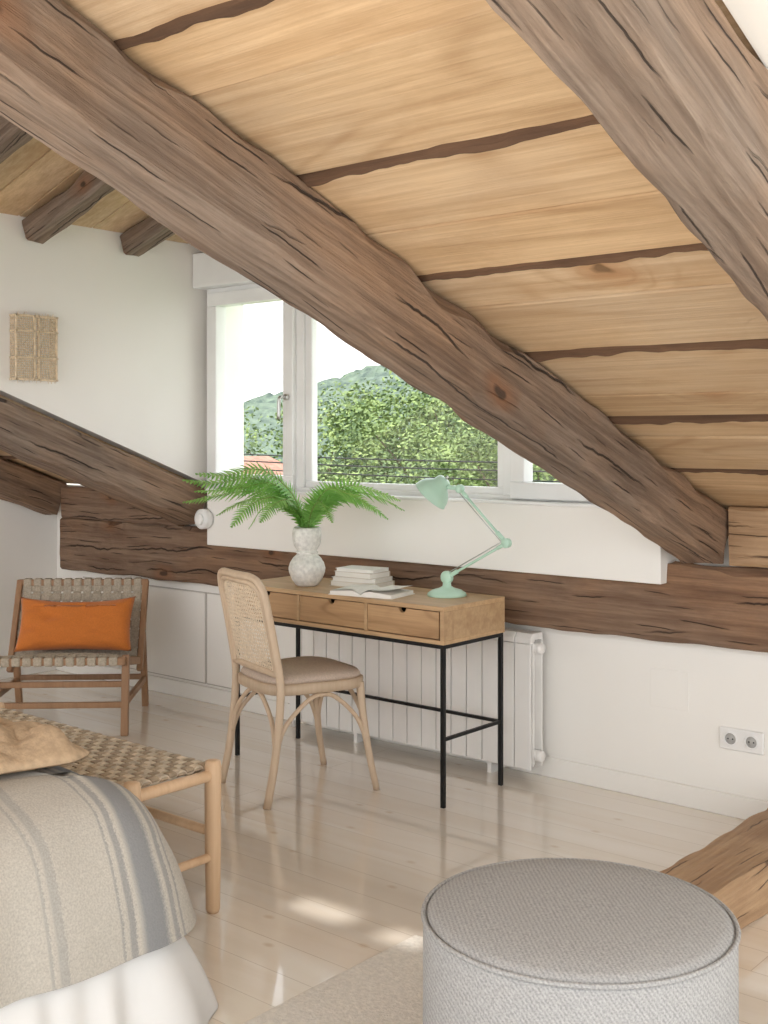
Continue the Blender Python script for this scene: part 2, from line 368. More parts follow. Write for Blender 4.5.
box('trim_3', -2.16, -2.0, 4.1465, 4.1499, .36, .51, M_wall, bevel=.0015)

ce = group('ceiling')
ys = [4.15, 3.69, 3.25, 2.79, 2.33, 1.88, 1.40, .93, .47, 0, -.5, -1.0, -1.5, -2.1, YB]
def sloped_boards(name, x0, x1, ylist, seed, split=True):
    bm = bmesh.new(); rnd = random.Random(seed)
    for k in range(len(ylist)-1):
        a, b_ = ylist[k+1], ylist[k]
        m_ = a+(b_-a)*rnd.uniform(.35, .65)
        parts = ((a+.006, m_-.0015), (m_+.0015, b_-.006)) if split else ((a+.004, b_-.004),)
        for (p, q) in parts:
            o0, o1 = rnd.uniform(0, .010), rnd.uniform(0, .010)
            vs = []
            for x in (x0, x1):
                for y in (p, q):
                    for t in (0, .035): vs.append(bm.verts.new((x, y, cz(y)+(o0 if y == p else o1)+t)))
            for f in ((0, 1, 3, 2), (4, 6, 7, 5), (0, 4, 5, 1), (2, 3, 7, 6), (0, 2, 6, 4), (1, 5, 7, 3)): bm.faces.new([vs[i] for i in f])
    return mkobj(name, bm, M_board, ce, bevel=.003, bseg=1)
sloped_boards('boards_main', -1.97, -.75, ys, 3)
sloped_boards('boards_left_bay', -6.12, -4.80, ys, 5)
low = [y for y in ys if y < .94]
sloped_boards('boards_back', -4.80, -3.06, low, 6)
sloped_boards('boards_back', -2.44, -1.975, low, 7)
sloped_boards('boards_back', -3.06, -2.44, [.93, .57], 8, False)
sloped_boards('boards_back', -3.06, -2.44, [.33, 0, -.5, -1.0, -1.5, -2.1, YB], 9, False)
rw = group('sun_patch_opening')  # unseen roof opening, added to throw the sun patches on the floor
bm = bmesh.new()
def slopebox(bm, x0, x1, ya, yb_, t0, t1):
    vs = [bm.verts.new((x, y, cz(y)+t)) for x in (x0, x1) for y in (ya, yb_) for t in (t0, t1)]
    for f in ((0, 1, 3, 2), (4, 6, 7, 5), (0, 4, 5, 1), (2, 3, 7, 6), (0, 2, 6, 4), (1, 5, 7, 3)): bm.faces.new([vs[i] for i in f])
slopebox(bm, -3.06, -2.44, .33, .36, .01, .08); slopebox(bm, -3.06, -2.44, .53, .57, .01, .08)
slopebox(bm, -3.06, -3.01, .36, .53, .01, .08); slopebox(bm, -2.49, -2.44, .36, .53, .01, .08); slopebox(bm, -2.78, -2.66, .36, .53, .02, .07)
mkobj('frame', bm, M_upvc, rw)
bm = bmesh.new(); slopebox(bm, -3.04, -2.46, .345, .555, .04, .045); mkobj('glass_pane', bm, M_glass, rw)
def battens(name, x0, x1, ylist, seed):
    bm = bmesh.new()
    for k, y in enumerate(ylist):
        n = int((x1-x0)/.012); R = []
        for i in range(n+1):
            x = x0+(x1-x0)*i/n
            w = max(.0035, .0058+.008*noise.noise(V(x*2.2, k*7.3+seed, 0))+.004*noise.noise(V(x*17, k*3.1, 1)))
            sh = .018*noise.noise(V(x*1.6, k*5.7+seed, 4))+.009*noise.noise(V(x*8, k*5.7+seed, 9))
            d = max(.003, .008+.009*noise.noise(V(x*5, k*1.7, 7))+.005*noise.noise(V(x*22, k*1.7, 7)))
            R.append([bm.verts.new((x, y+sh+a, cz(y+sh+a)-c)) for a, c in ((-w, -.014), (-w*.8, d*.4), (w*.3, d), (w*.95, d*.9), (w, -.014))])
        for i in range(n):
            for j in range(4): bm.faces.new((R[i][j], R[i][j+1], R[i+1][j+1], R[i+1][j]))
    return mkobj(name, bm, M_darkwood, ce, smooth=False)
battens('battens_main', -1.95, -.75, ys[1:], 1)
battens('battens_left', -6.1, -4.80, ys[1:], 2)
def slopeslab(name, x0, x1, t0, t1, mat, ya=YB, yb_=4.15):
    bm = bmesh.new(); slopebox(bm, x0, x1, ya, yb_, t0, t1); return mkobj(name, bm, mat, ce)
slopeslab('plaster_right', -.75, 1.6, 0.0, .05, M_wall)
slopeslab('roof_deck', -1.90, -.7, .05, .08, M_darkwood)
slopeslab('roof_deck_left', -6.2, -4.88, .05, .08, M_darkwood)
bm = bmesh.new()
yb = [.8+i*.2 for i in range(17)]
for i in range(16):
    for (xa, xb) in ((-4.725, -3.38), (-3.38, -1.98)):
        vs = []
        for x in (xa, xb):
            for y in (yb[i]+.003, yb[i+1]-.003):
                for t in (0, .03):
                    z = 2.39+.32*((x+4.785) if xa < -4 else (-1.975-x))
                    vs.append(bm.verts.new((x, y, z+t)))
        for f in ((0, 1, 3, 2), (4, 6, 7, 5), (0, 4, 5, 1), (2, 3, 7, 6), (0, 2, 6, 4), (1, 5, 7, 3)): bm.faces.new([vs[j] for j in f])
mkobj('dormer_boards', bm, M_board, ce, bevel=.002, bseg=1)
prism('dormer_deck', [(-5, 2.38), (-3.38, 2.89), (-1.76, 2.38), (-1.76, 2.43), (-3.38, 2.95), (-5, 2.43)], 1, .7, 4.4, M_darkwood, ce)
prism('dormer_tympanum', [(-4.72, 2.34), (-3.38, 2.84), (-1.98, 2.34)], 1, .76, .8, M_wall, ce)
aj = math.atan(.32)
for i, y in enumerate((3.61, 3.06, 2.5, 1.95, 1.4)):
    for s in (0, 1):
        j = rough_beam('joist', 1.40, .10, .11, M_beam, .010, .022, seed=i*2+s+11)
        if s == 0:
            j.matrix_world = Matrix.Translation((-4.72, y+.05, 2.40)) @ Matrix.Rotation(-math.pi/2, 4, 'Z') @ Matrix.Rotation(aj, 4, 'X')
        else:
            j.matrix_world = Matrix.Translation((-1.985, y-.05, 2.385)) @ Matrix.Rotation(math.pi/2, 4, 'Z') @ Matrix.Rotation(aj, 4, 'X')
def rafter(x0, w, h, seed, L=6.2):
    r = rough_beam('rafter', L, w, h, M_beam, .014, .030, seed)
    y1 = 4.11; y0 = y1-L*math.cos(AN)
    r.matrix_world = Matrix.Translation((x0, y0, cz(y0)-.002)) @ Matrix.Rotation(-AN, 4, 'X')
    return r
rafter(-1.985, .163, .20, 1)
rafter(-.92, .17, .20, 2)
rafter(-4.87, .18, .20, 3)
rafter(-6.10, .15, .20, 4)
wp = rough_beam('wall_plate_beam', 7.1, .07, .30, M_plate, .013, .028, 21)
wp.matrix_world = Matrix.Translation((-5.98, 4.145, .93)) @ Matrix.Rotation(-math.pi/2, 4, 'Z')
for xa, L, z1, h, mm in ((-1.80, .86, 1.150, .21, M_tie), (-5.94, 1.06, 1.115, .18, M_plate)):
    p = rough_beam('eave_blocking', L, .09, h, mm, .008, .012, 33)
    p.matrix_world = Matrix.Translation((xa, 4.142, z1)) @ Matrix.Rotation(-math.pi/2, 4, 'Z')
tb = rough_beam('tie_beam', 1.45, .22, .15, M_tie, .011, .022, 41)
tb.matrix_world = Matrix.Translation((-1.59, 2.64, .15))

# ------------------------------------------------------------------ window
w = group('window_1')
bm = bmesh.new()
def fr(bm, x0, x1, z0, z1, t, y0, y1):
    bbox(bm, x0, x1, y0, y1, z0, z0+t); bbox(bm, x0, x1, y0, y1, z1-t, z1)
    bbox(bm, x0, x0+t, y0, y1, z0+t, z1-t); bbox(bm, x1-t, x1, y0, y1, z0+t, z1-t)
fr(bm, -4.70, -2.12, 1.12, 2.18, .04, 4.10, 4.20)
bbox(bm, -4.05, -3.99, 4.10, 4.20, 1.16, 2.14); bbox(bm, -2.82, -2.76, 4.10, 4.20, 1.16, 2.14)
mkobj('outer_frame', bm, M_upvc, w, bevel=.004)
for i, (a, b_, t) in enumerate(((-4.67, -4.04, .07), (-2.77, -2.14, .07), (-3.995, -2.815, .045))):
    bm = bmesh.new(); fr(bm, a, b_, 1.145, 2.155, t, 4.075 if i < 2 else 4.115, 4.15); mkobj('sash', bm, M_upvc, w, bevel=.006)
    box('glass_pane', a+t-.005, b_-t+.005, 4.12, 4.126, 1.145+t-.005, 2.155-t+.005, M_glass, w)
cyl('handle_rose', (-4.075, 4.075, 1.60), (-4.075, 4.055, 1.60), .016, M_steel, w)
sweep('handle_lever', crom([(-4.075, 4.06, 1.60), (-4.075, 4.03, 1.60), (-4.078, 4.02, 1.58), (-4.08, 4.02, 1.49)], 5), .009, M_steel, w)
box('sill', -4.61, -2.04, 4.008, 4.12, 1.128, 1.140, M_upvc, w, bevel=.003)
kn = group('curtain_cord_winder')
cyl('drum', (-4.60, 4.02, .985), (-4.60, 3.97, .985), .052, M_upvc, kn)
cyl('hub', (-4.60, 3.972, .985), (-4.60, 3.955, .985), .03, M_upvc, kn)

so = group('wall_socket')
box('plate', -1.875, -1.705, 4.138, 4.1499, .245, .328, plain('socket_white', (.85, .84, .82), .35), so, bevel=.006, bseg=3)
M_sg = plain('socket_grey', (.45, .44, .42), .5)
for x in (-1.83, -1.75):
    lathe('rim', [(.026, 0), (.026, .004), (.021, .004), (.021, -.003)], M_upvc, so, 28, align((x, 4.138, .287), (0, -1, 0)), cap=False)
    lathe('well', [(.0205, 0), (.0205, .001)], M_sg, so, 28, align((x, 4.138, .287), (0, -1, 0)))
    for s in (-1, 1): cyl('pin_hole', (x+s*.009, 4.138, .287), (x+s*.009, 4.1355, .287), .003, M_dark, so, 10)

# sconce
sc = group('wall_sconce')
M_rat = plain('rattan_shade', (.72, .58, .41), .8, nscale=80, namt=.25)
SX, SXF, SY0, SY1, SZ0, SZ1 = -4.725, -4.675, 2.955, 3.165, 1.665, 1.955
woven('front_weave', (SXF, SY0, SZ0), (0, SY1-SY0, 0), (0, 0, SZ1-SZ0), 20, 27, M_rat, sc, fill=.34, amp=.0015, th=.0015)
for y in (SY0, SY1): woven('side_weave', (SX, y, SZ0), (SXF-SX, 0, 0), (0, 0, SZ1-SZ0), 5, 27, M_rat, sc, fill=.34, amp=.0015, th=.0015)
bm = bmesh.new()
for y in (SY0, SY1, (SY0+SY1)/2-.012, (SY0+SY1)/2+.012): bbox(bm, SXF-.003, SXF+.006, y-.004, y+.004, SZ0-.004, SZ1+.004)
for z in (SZ0, SZ1, SZ0+.10, SZ1-.07):
    bbox(bm, SXF-.003, SXF+.006, SY0-.008, SY1+.008, z-.004, z+.004)
    for y in (SY0, SY1): bbox(bm, SX, SXF, y-.003, y+.003, z-.004, z+.004)
mkobj('frame', bm, M_rat, sc)
rr_ = random.Random(4); bm = bmesh.new()
for k in range(60):
    y = SY0+rr_.random()*(SY1-SY0); z = rr_.choice((SZ0, SZ1)); s = 1 if z == SZ1 else -1
    bsweep(bm, [(SXF, y, z), (SXF+.004*rr_.random(), y+rr_.uniform(-.006, .006), z+s*rr_.uniform(.004, .018))], .001, 4)
mkobj('loose_ends', bm, M_rat, sc)
cyl('bulb_holder', (-4.725, 3.06, 1.80), (-4.69, 3.06, 1.80), .02, M_upvc, sc)

# ------------------------------------------------------------------ radiator
ra = group('radiator')
bm = bmesh.new(); x = -4.0; n = 17
for i in range(n):
    a = x+i*.081
    bbox(bm, a+.0025, a+.0785, 4.012, 4.022, .05, .560)
    bbox(bm, a+.036, a+.045, 4.022, 4.10, .05, .585)
    bbox(bm, a+.003, a+.078, 4.098, 4.106, .05, .565)
    bbox(bm, a+.004, a+.077, 4.034, 4.042, .06, .575)
    vs = [(4.012, .562), (4.016, .585), (4.030, .603), (4.10, .603), (4.106, .565), (4.09, .575), (4.045, .575), (4.03, .562)]
    A = [bm.verts.new((a+.0015, p[0], p[1])) for p in vs]; B = [bm.verts.new((a+.0795, p[0], p[1])) for p in vs]
    bm.faces.new(A); bm.faces.new(B[::-1])
    for k in range(8): bm.faces.new((A[k], A[(k+1) % 8], B[(k+1) % 8], B[k]))
mkobj('sections', bm, M_rad, ra, bevel=.002)
for z in (.10, .54): cyl('header', (-4.0, 4.068, z), (-2.62, 4.068, z), .022, M_rad, ra)
for z in (.10, .54): cyl('end_plug', (-2.625, 4.068, z), (-2.60, 4.068, z), .022, M_rad, ra)
sweep('feed_pipe', [(-4.02, 4.065, .0), (-4.02, 4.065, .12)], .009, M_rad, ra)
bm = bmesh.new()
for xx in (-3.6, -2.85): bbox(bm, xx, xx+.02, 4.10, 4.13, .45, .52); bbox(bm, xx, xx+.02, 4.10, 4.13, .12, .18); bbox(bm, xx, xx+.02, 4.03, 4.10, 0, .06)
mkobj('brackets', bm, M_rad, ra)

# ------------------------------------------------------------------ desk
dk = group('writing_desk')
X0, X1, Y0, Y1 = -3.855, -2.69, 3.52, 3.925
bm = bmesh.new()
bbox(bm, X0, X1, Y0, Y1, .742, .76); bbox(bm, X0, X1, Y0, Y1, .616, .632)
bbox(bm, X0, X0+.018, Y0, Y1, .632, .742); bbox(bm, X1-.018, X1, Y0, Y1, .632, .742)
bbox(bm, X0+.018, X1-.018, Y1-.015, Y1, .632, .742)
W = (X1-X0-.036)/3
for i in (1, 2): bbox(bm, X0+.018+W*i-.007, X0+.018+W*i+.007, Y0+.002, Y1-.015, .632, .742)
mkobj('carcass', bm, M_oak, dk, bevel=.0015)
for i in range(3):
    a = X0+.018+W*i+.010; b_ = X0+.018+W*(i+1)-.010
    m_ = (a+b_)/2
    pts = [(a, .636), (b_, .636), (b_, .738), (m_+.018, .738)]
    for k in range(1, 12):
        t = math.pi*k/12; pts.append((m_+.018*math.cos(t), .738-.018*math.sin(t)))
    pts += [(m_-.018, .738), (a, .738)]
    prism('drawer_front', pts, 1, Y0+.006, Y0+.022, M_oakd, dk)
    bm = bmesh.new(); bbox(bm, a+.01, a+.02, Y0+.022, Y1-.03, .637, .73); bbox(bm, b_-.02, b_-.01, Y0+.022, Y1-.03, .637, .73); bbox(bm, a+.01, b_-.01, Y0+.022, Y1-.03, .633, .640)
    mkobj('drawer_box', bm, M_dark, dk)
bm = bmesh.new(); q = .016
for xx in (X0+.004, X1-.004-q):
    for yy_ in (Y0+.004, Y1-.004-q): bbox(bm, xx, xx+q, yy_, yy_+q, 0, .616)
    bbox(bm, xx, xx+q, Y0+.02, Y1-.02, .600, .616); bbox(bm, xx+.002, xx+q-.002, Y0+.02, Y1-.02, .25, .263)
for yy_ in (Y0+.004, Y1-.004-q): bbox(bm, X0+.02, X1-.02, yy_, yy_+q, .600, .616)
bbox(bm, X0+.02, X1-.02, Y1-.018, Y1-.006, .25, .263)
mkobj('metal_frame', bm, M_black, dk, bevel=.001)

# ------------------------------------------------------------------ cane chair
ch = group('cane_dining_chair', (-3.32, 3.385, 0), math.radians(-17.5))
ZT = .868
def backpt(s, z):
    k = max(0, z-.45)
    y = -.185-.085*(k/.44)**1.2
    return V(s*(.200-.010*(k/.44)), y-.018*(1-s*s)*min(1, k*6), z)
H = [(-.205, -.245, 0), (-.200, -.215, .14), (-.200, -.193, .30), (-.200, -.185, .45)]
L = [V(*p) for p in H]+[backpt(-1, z) for z in (.55, .65, .74, .79)]
arc = []
for k in range(1, 6):
    a = math.pi/2*k/6
    arc.append(backpt(-1+.30*(1-math.cos(a)), .79+(ZT-.795)*math.sin(a)))
top = [backpt(s, ZT) for s in (-.6, -.3, 0)]
half = L+arc+top
full = half+[V(-p.x, p.y, p.z) for p in half[:-1][::-1]]
sweep('back_hoop', crom(full, 3), .0155, M_chairw, ch, segs=12)
inner = [V(p.x*.89, p.y, p.z) for p in [backpt(-1, .50), backpt(-1, .6), backpt(-1, .7), backpt(-1, .78)]]
arc2 = [backpt((-1+.30*(1-math.cos(a)))*.89, .78+(ZT-.022-.785)*math.sin(a)) for a in [math.pi/2*k/6 for k in range(1, 6)]]
h2 = inner+arc2+[backpt(s, ZT-.022) for s in (-.5, -.25, 0)]
full2 = h2+[V(-p.x, p.y, p.z) for p in h2[:-1][::-1]]
lowr = [backpt(s, .50) for s in (.6, .3, 0, -.3, -.6)]
sweep('cane_frame', crom(full2+lowr, 3, closed=True), .012, M_chairw, ch, closed=True, segs=10)
sweep('lower_rail', [backpt(s, .495) for s in (-1, -.5, 0, .5, 1)], .012, M_chairw, ch)
bm = bmesh.new()
def inside(s, z):
    if z < .50 or z > ZT-.022 or abs(s) > .89: return False
    if z > .78 and abs(s) > .6:
        return ((abs(s)-.58)/.31)**2+((z-.78)/(ZT-.022-.78))**2 <= 1
    return True
def seg(fn, n=40, wd=.0022, side=(1, 0, 0)):
    run = []
    for i in range(n+1):
        s, z = fn(i/n)
        if inside(s, z): run.append(backpt(s, z))
        else:
            if len(run) > 1: ribbon(bm, run, side, wd, .0012)
            run = []
    if len(run) > 1: ribbon(bm, run, side, wd, .0012)
for i in range(23):
    s = -.86+1.72*i/22
    for d in (-.008, .008): seg(lambda t: (s+d, .50+.37*t), 24, .0022, (1, 0, 0))
for i in range(25):
    z = .507+.34*i/24
    for d in (-.0013, .0013): seg(lambda t: (-.88+1.76*t, z+d), 30, .0020, (0, 0, 1))
for i in range(-14, 24):
    seg(lambda t: (-.88+1.76*t, .50+.0288*i*.55+.31*t), 40, .0028, (.7, 0, -.7))
    seg(lambda t: (-.88+1.76*t, .50+.0288*(i+10)*.55+.16-.31*t), 40, .0028, (.7, 0, .7))
mkobj('cane_lattice', bm, M_cane, ch)
def rrect(hx, hy, p=3.5, n=48, taper=.0):
    out = []
    for k in range(n):
        a = 2*math.pi*k/n; c, s = math.cos(a), math.sin(a)
        x = hx*math.copysign(abs(c)**(2/p), c); y = hy*math.copysign(abs(s)**(2/p), s)
        out.append((x*(1+taper*y/hy), y))
    return out
def loft(name, rings, mat, parent, smooth=True):
    bm = bmesh.new(); R = [[bm.verts.new(p) for p in r] for r in rings]; n = len(R[0])
    for i in range(len(R)-1):
        for k in range(n): bm.faces.new((R[i][k], R[i][(k+1) % n], R[i+1][(k+1) % n], R[i+1][k]))
    bm.faces.new(R[0][::-1]); bm.faces.new(R[-1])
    return mkobj(name, bm, mat, parent, smooth=smooth)
def slab(name, hx, hy, zs, mat, parent, off=(0, 0), p=4, taper=.08):
    rings = [[V(x+off[0], y+off[1], z) for x, y in rrect(hx*s, hy*s, p, 56, taper)] for s, z in zs]
    return loft(name, rings, mat, parent)
slab('seat_ring', .210, .220, [(.96, .410), (1, .416), (1, .448), (.96, .453)], M_chairw, ch)
slab('seat_cushion', .200, .210, [(.90, .450), (.99, .454), (1, .464), (.96, .476), (.8, .484), (.5, .489), (.15, .490)], M_pad, ch)
for s in (-1, 1):
    sweep('front_leg', crom([(s*.215, .235, 0), (s*.205, .205, .15), (s*.192, .185, .30), (s*.185, .175, .43)], 5), [.0125, .0165], M_chairw, ch, segs=12)
    sweep('side_brace', crom([(s*.198, -.205, .20), (s*.195, -.16, .30), (s*.19, -.06, .385), (s*.188, 0, .40), (s*.19, .06, .385), (s*.196, .15, .30), (s*.203, .195, .20)], 5), .009, M_chairw, ch)
sweep('front_brace', crom([(-.205, .20, .20), (-.16, .195, .31), (-.06, .19, .395), (0, .19, .408), (.06, .19, .395), (.16, .195, .31), (.205, .20, .20)], 5), .009, M_chairw, ch)
sweep('rear_brace', crom([(-.195, -.205, .20), (-.155, -.2, .31), (-.06, -.195, .395), (0, -.195, .408), (.06, -.195, .395), (.155, -.2, .31), (.195, -.205, .20)], 5), .009, M_chairw, ch)

# ------------------------------------------------------------------ lounge chair
LCL = (-4.92, 3.395, 0); LCR = math.radians(223)
lc = group('webbed_lounge_chair', LCL, LCR)
def bar(name, p0, p1, w, h, mat, parent, up=(0, 0, 1), bevel=.005):
    p0, p1 = Vector(p0), Vector(p1); d = p1-p0; t = d.normalized(); u = Vector(up); u = (u-t*u.dot(t)).normalized(); s = t.cross(u)
    M = Matrix(((s.x, t.x, u.x, p0.x), (s.y, t.y, u.y, p0.y), (s.z, t.z, u.z, p0.z), (0, 0, 0, 1)))
    return box(name, -w/2, w/2, 0, d.length, -h/2, h/2, mat, parent, bevel, M)
for s in (-1, 1):
    bar('front_leg', (s*.325, .27, 0), (s*.325, .235, .375), .035, .032, M_teak, lc, up=(0, 1, 0))
    bar('rear_leg', (s*.325, -.36, 0), (s*.325, -.26, .40), .032, .035, M_teak, lc, up=(0, 1, 0))
    bar('seat_side_rail', (s*.315, .29, .355), (s*.315, -.27, .255), .03, .04, M_teak, lc)
    bar('back_post', (s*.325, -.17, .22), (s*.325, -.38, .655), .03, .038, M_teak, lc, up=(0, 1, 0))
    bar('side_stretcher', (s*.325, .25, .15), (s*.325, -.31, .15), .022, .032, M_teak, lc)
bar('front_seat_rail', (-.33, .275, .352), (.33, .275, .352), .032, .034, M_teak, lc)
bar('rear_seat_rail', (-.32, -.25, .262), (.32, -.25, .262), .03, .03, M_teak, lc)
bar('back_top_rail', (-.335, -.375, .645), (.335, -.375, .645), .03, .032, M_teak, lc)
bar('front_stretcher', (-.32, .25, .24), (.32, .25, .24), .022, .028, M_teak, lc)
bar('low_stretcher', (-.32, .262, .145), (.32, .262, .145), .022, .028, M_teak, lc)
bar('rear_stretcher', (-.32, -.32, .16), (.32, -.32, .16), .022, .028, M_teak, lc)
woven('seat_webbing', (-.30, .265, .372), (.60, 0, 0), (0, -.50, -.092), 12, 10, M_web, lc, fill=.82, amp=.0045, th=.003, sag=.015)
woven('back_webbing', (-.31, -.20, .285), (.62, 0, 0), (0, -.172, .355), 12, 8, M_web, lc, fill=.80, amp=.0045, th=.003, sag=-.0)
bm = bmesh.new()
for i in range(12):
    x = -.30+.05*(i+.5)
    bbox(bm, x-.021, x+.021, .255, .296, .331, .374)
    x = -.31+.0517*(i+.5)
    bbox(bm, x-.021, x+.021, -.395, -.356, .625, .667)
mkobj('webbing_wraps', bm, M_web, lc, bevel=.008)
def pillow(name, W_, H_, T_, mat, parent, M, seed=0):
    bm = bmesh.new(); n = 30; g = {}
    for side in (1, -1):
        for i in range(n+1):
            for j in range(n+1):
                u, v = i/n*2-1, j/n*2-1
                e = max(0, (1-u**4))*max(0, (1-v**4))
                px = u*W_/2*(1-.06*(1-v*v)*abs(u)**3); py = v*H_/2*(1-.09*(1-u*u)*abs(v)**3)
                h = side*T_/2*e**.5*(1+.35*noise.noise(V(u*2.5+seed, v*2.5, side)))+.008*noise.noise(V(u*6, v*5, side*3))*e
                if v > .6: py -= .022*(1-u*u)
                if i in (0, n) or j in (0, n):
                    if side == -1: continue
                    h = 0
                g[(side, i, j)] = bm.verts.new(M @ V(px, py, h))
    def G(s, i, j): return g.get((s, i, j)) or g[(1, i, j)]
    for s in (1, -1):
        for i in range(n):
            for j in range(n):
                bm.faces.new((G(s, i, j), G(s, i+1, j), G(s, i+1, j+1), G(s, i, j+1)))
    return mkobj(name, bm, mat, parent, smooth=True)
tilt = math.radians(62)
cu = group('orange_cushion', LCL, LCR)
pillow('cover', .58, .29, .12, M_orange, cu, Matrix.Translation((-.010, -.14, .465)) @ Matrix.Rotation(math.pi, 4, 'Z') @ Matrix.Rotation(tilt, 4, 'X'))

# ------------------------------------------------------------------ bench
be = group('woven_bench')
bx0, bx1, by0, by1 = -3.78, -2.625, 2.02, 2.315
for x in (bx0, bx1):
    for y in (by0, by1):
        lathe('leg', [(.017, 0), (.021, .01), (.024, .2), (.025, .43), (.022, .446), (.012, .449)], M_benchw, be, 20, Matrix.Translation((x, y, 0)))
    cyl('side_rail', (x, by0, .165), (x, by1, .165), .013, M_benchw, be, 14)
    cyl('seat_end_rail', (x, by0, .405), (x, by1, .405), .017, M_benchw, be, 14)
for y in (by0, by1):
    cyl('long_stretcher', (bx0, y, .235), (bx1, y, .235), .014, M_benchw, be, 14)
    cyl('seat_long_rail', (bx0, y, .405), (bx1, y, .405), .017, M_benchw, be, 14)
o = woven('rope_seat', (bx0+.02, by0-.012, .425), (bx1-bx0-.04, 0, 0), (0, by1-by0+.024, 0), 34, 10, M_rope, be, fill=.84, amp=.006, th=.006)
o.data.materials.append(M_rope2)
nf = 10*(34*2+1)*4+20
for p in o.data.polygons:
    if p.index < nf: p.material_index = 1
bm = bmesh.new()
for i in range(34):
    x = bx0+.02+(bx1-bx0-.04)*(i+.5)/34
    for y in (by0, by1): bbox(bm, x-.0145, x+.0145, y-.022, y+.022, .383, .428)
mkobj('rope_wraps', bm, M_rope, be, bevel=.009)

# ------------------------------------------------------------------ bed
bd = group('bed')
XC, YC = -3.0, .78
box('mattress', -3.70, -2.29, -.15, 1.75, .06, .49, M_sheet, bd, bevel=.06, bseg=4)
def rrect2(hx, hy, rc, per=34):
    pts = []
    def line(a, b, k): return [(a[0]+(b[0]-a[0])*i/k, a[1]+(b[1]-a[1])*i/k) for i in range(k)]
    def corner(cx, cy, a0, k): return [(cx+rc*math.cos(a0+math.pi/2*i/k), cy+rc*math.sin(a0+math.pi/2*i/k)) for i in range(k)]
    ky, kx = 150, 80
    pts += line((hx, -hy+rc), (hx, hy-rc), ky)+corner(hx-rc, hy-rc, 0, per)+line((hx-rc, hy), (-hx+rc, hy), kx)+corner(-hx+rc, hy-rc, math.pi/2, per)
    pts += line((-hx, hy-rc), (-hx, -hy+rc), ky)+corner(-hx+rc, -hy+rc, math.pi, per)+line((-hx+rc, -hy), (hx-rc, -hy), kx)+corner(hx-rc, -hy+rc, 1.5*math.pi, per)
    return pts
def interp(prof, n):
    P = crom([V(*p) for p in prof], n)
    return [(p.x, p.y, p.z) for p in P]
def drape(name, prof, mat, hx, hy, rc, amp, freq, seed, flare=.03, fine=.012, vert=False):
    base = rrect2(hx, hy, rc); rings = []
    for (o, z, k) in interp(prof, 4):
        ring = []
        for idx, (x, y) in enumerate(base):
            nx = max(-1, min(1, (abs(x)-(hx-rc))/rc))*math.copysign(1, x) if abs(x) > hx-rc else 0
            ny = max(-1, min(1, (abs(y)-(hy-rc))/rc))*math.copysign(1, y) if abs(y) > hy-rc else 0
            l = math.hypot(nx, ny) or 1; nx /= l; ny /= l
            if vert:
                wv_ = (noise.noise(V(x*freq+seed, y*freq, 0))*.7+noise.noise(V(x*freq*2.2, y*freq*2.2+seed, z*2))*.5)*amp*k
                wv_ = max(-.02, wv_)
            else:
                wv_ = noise.noise(V(x*freq+seed, y*freq, z*1.2))*amp*k+noise.noise(V(x*freq*2.5+seed, y*freq*2.5, z*1.5))*amp*.5*k
            wv_ += noise.noise(V(x*4+z*6+seed, y*4-z*5, z*5))*fine*min(1, k*2)
            cornr = abs(nx*ny)*2
            fl = cornr*k*flare
            if o < -.2:
                s = (hx+o)/hx; t = (hy+o)/hy
                px, py = x*s, y*t
            else: px, py = x+nx*(o+fl), y+ny*(o+fl)
            if vert: zz_ = max(0.003, z)
            else: zz_ = z+noise.noise(V(px*3+seed, py*3, 5))*.014*(1 if z > .45 else .8)+noise.noise(V(px*9, py*5+seed, 2))*.007
            ring.append(V(XC+px+nx*wv_, min(1.985, YC+py+ny*wv_), zz_))
        rings.append(ring)
    return loft(name, rings, mat, bd)
prof = [(.080, .225, 1), (.090, .220, 1), (.085, .24, 1), (.066, .32, .9), (.042, .40, .7), (.012, .47, .5), (-.03, .525, .3), (-.08, .558, .15), (-.14, .578, .05), (-.19, .585, 0), (-.35, .595, 0), (-.5, .598, 0), (-.65, .60, 0)]
drape('linen_blanket', prof, M_blanket, .755, 1.055, .15, .045, 2.6, 3)
prof = [(.100, .003, 1.0), (.092, .03, .95), (.075, .10, .75), (.055, .17, .5), (.030, .24, .2), (-.01, .32, 0), (-.05, .40, 0), (-.3, .41, 0), (-.6, .41, 0)]
drape('valance_sheet', prof, M_sheet, .765, 1.055, .12, .085, 8, 9, .06, .006, True)
th = bmesh.new(); nx_, ny_ = 90, 60; gr = []
for i in range(nx_+1):
    row = []
    for j in range(ny_+1):
        u, v = i/nx_, j/ny_
        x = -3.45+1.0*u+.05*noise.noise(V(v*3, 1, 0)); y = 1.29+.46*v+.05*noise.noise(V(u*4, 3, 0))
        e = min(u, 1-u)*12; e2 = min(v, 1-v)*9
        k = min(1, e)*min(1, e2)
        fold = abs(noise.noise(V(x*3, y*9, 2)))*.055+abs(noise.noise(V(x*7, y*18, 5)))*.035
        z = .606+k**.5*(.020+fold)+.045*k*math.exp(-((u-.35)/.35)**2)
        row.append(th.verts.new((x, y, z)))
    gr.append(row)
for i in range(nx_):
    for j in range(ny_): th.faces.new((gr[i][j], gr[i+1][j], gr[i+1][j+1], gr[i][j+1]))
tw = group('throw_blanket')
o = mkobj('cloth', th, M_throw, tw, smooth=True)
s_ = o.modifiers.new('s', 'SOLIDIFY'); s_.thickness = .012; s_.offset = 1

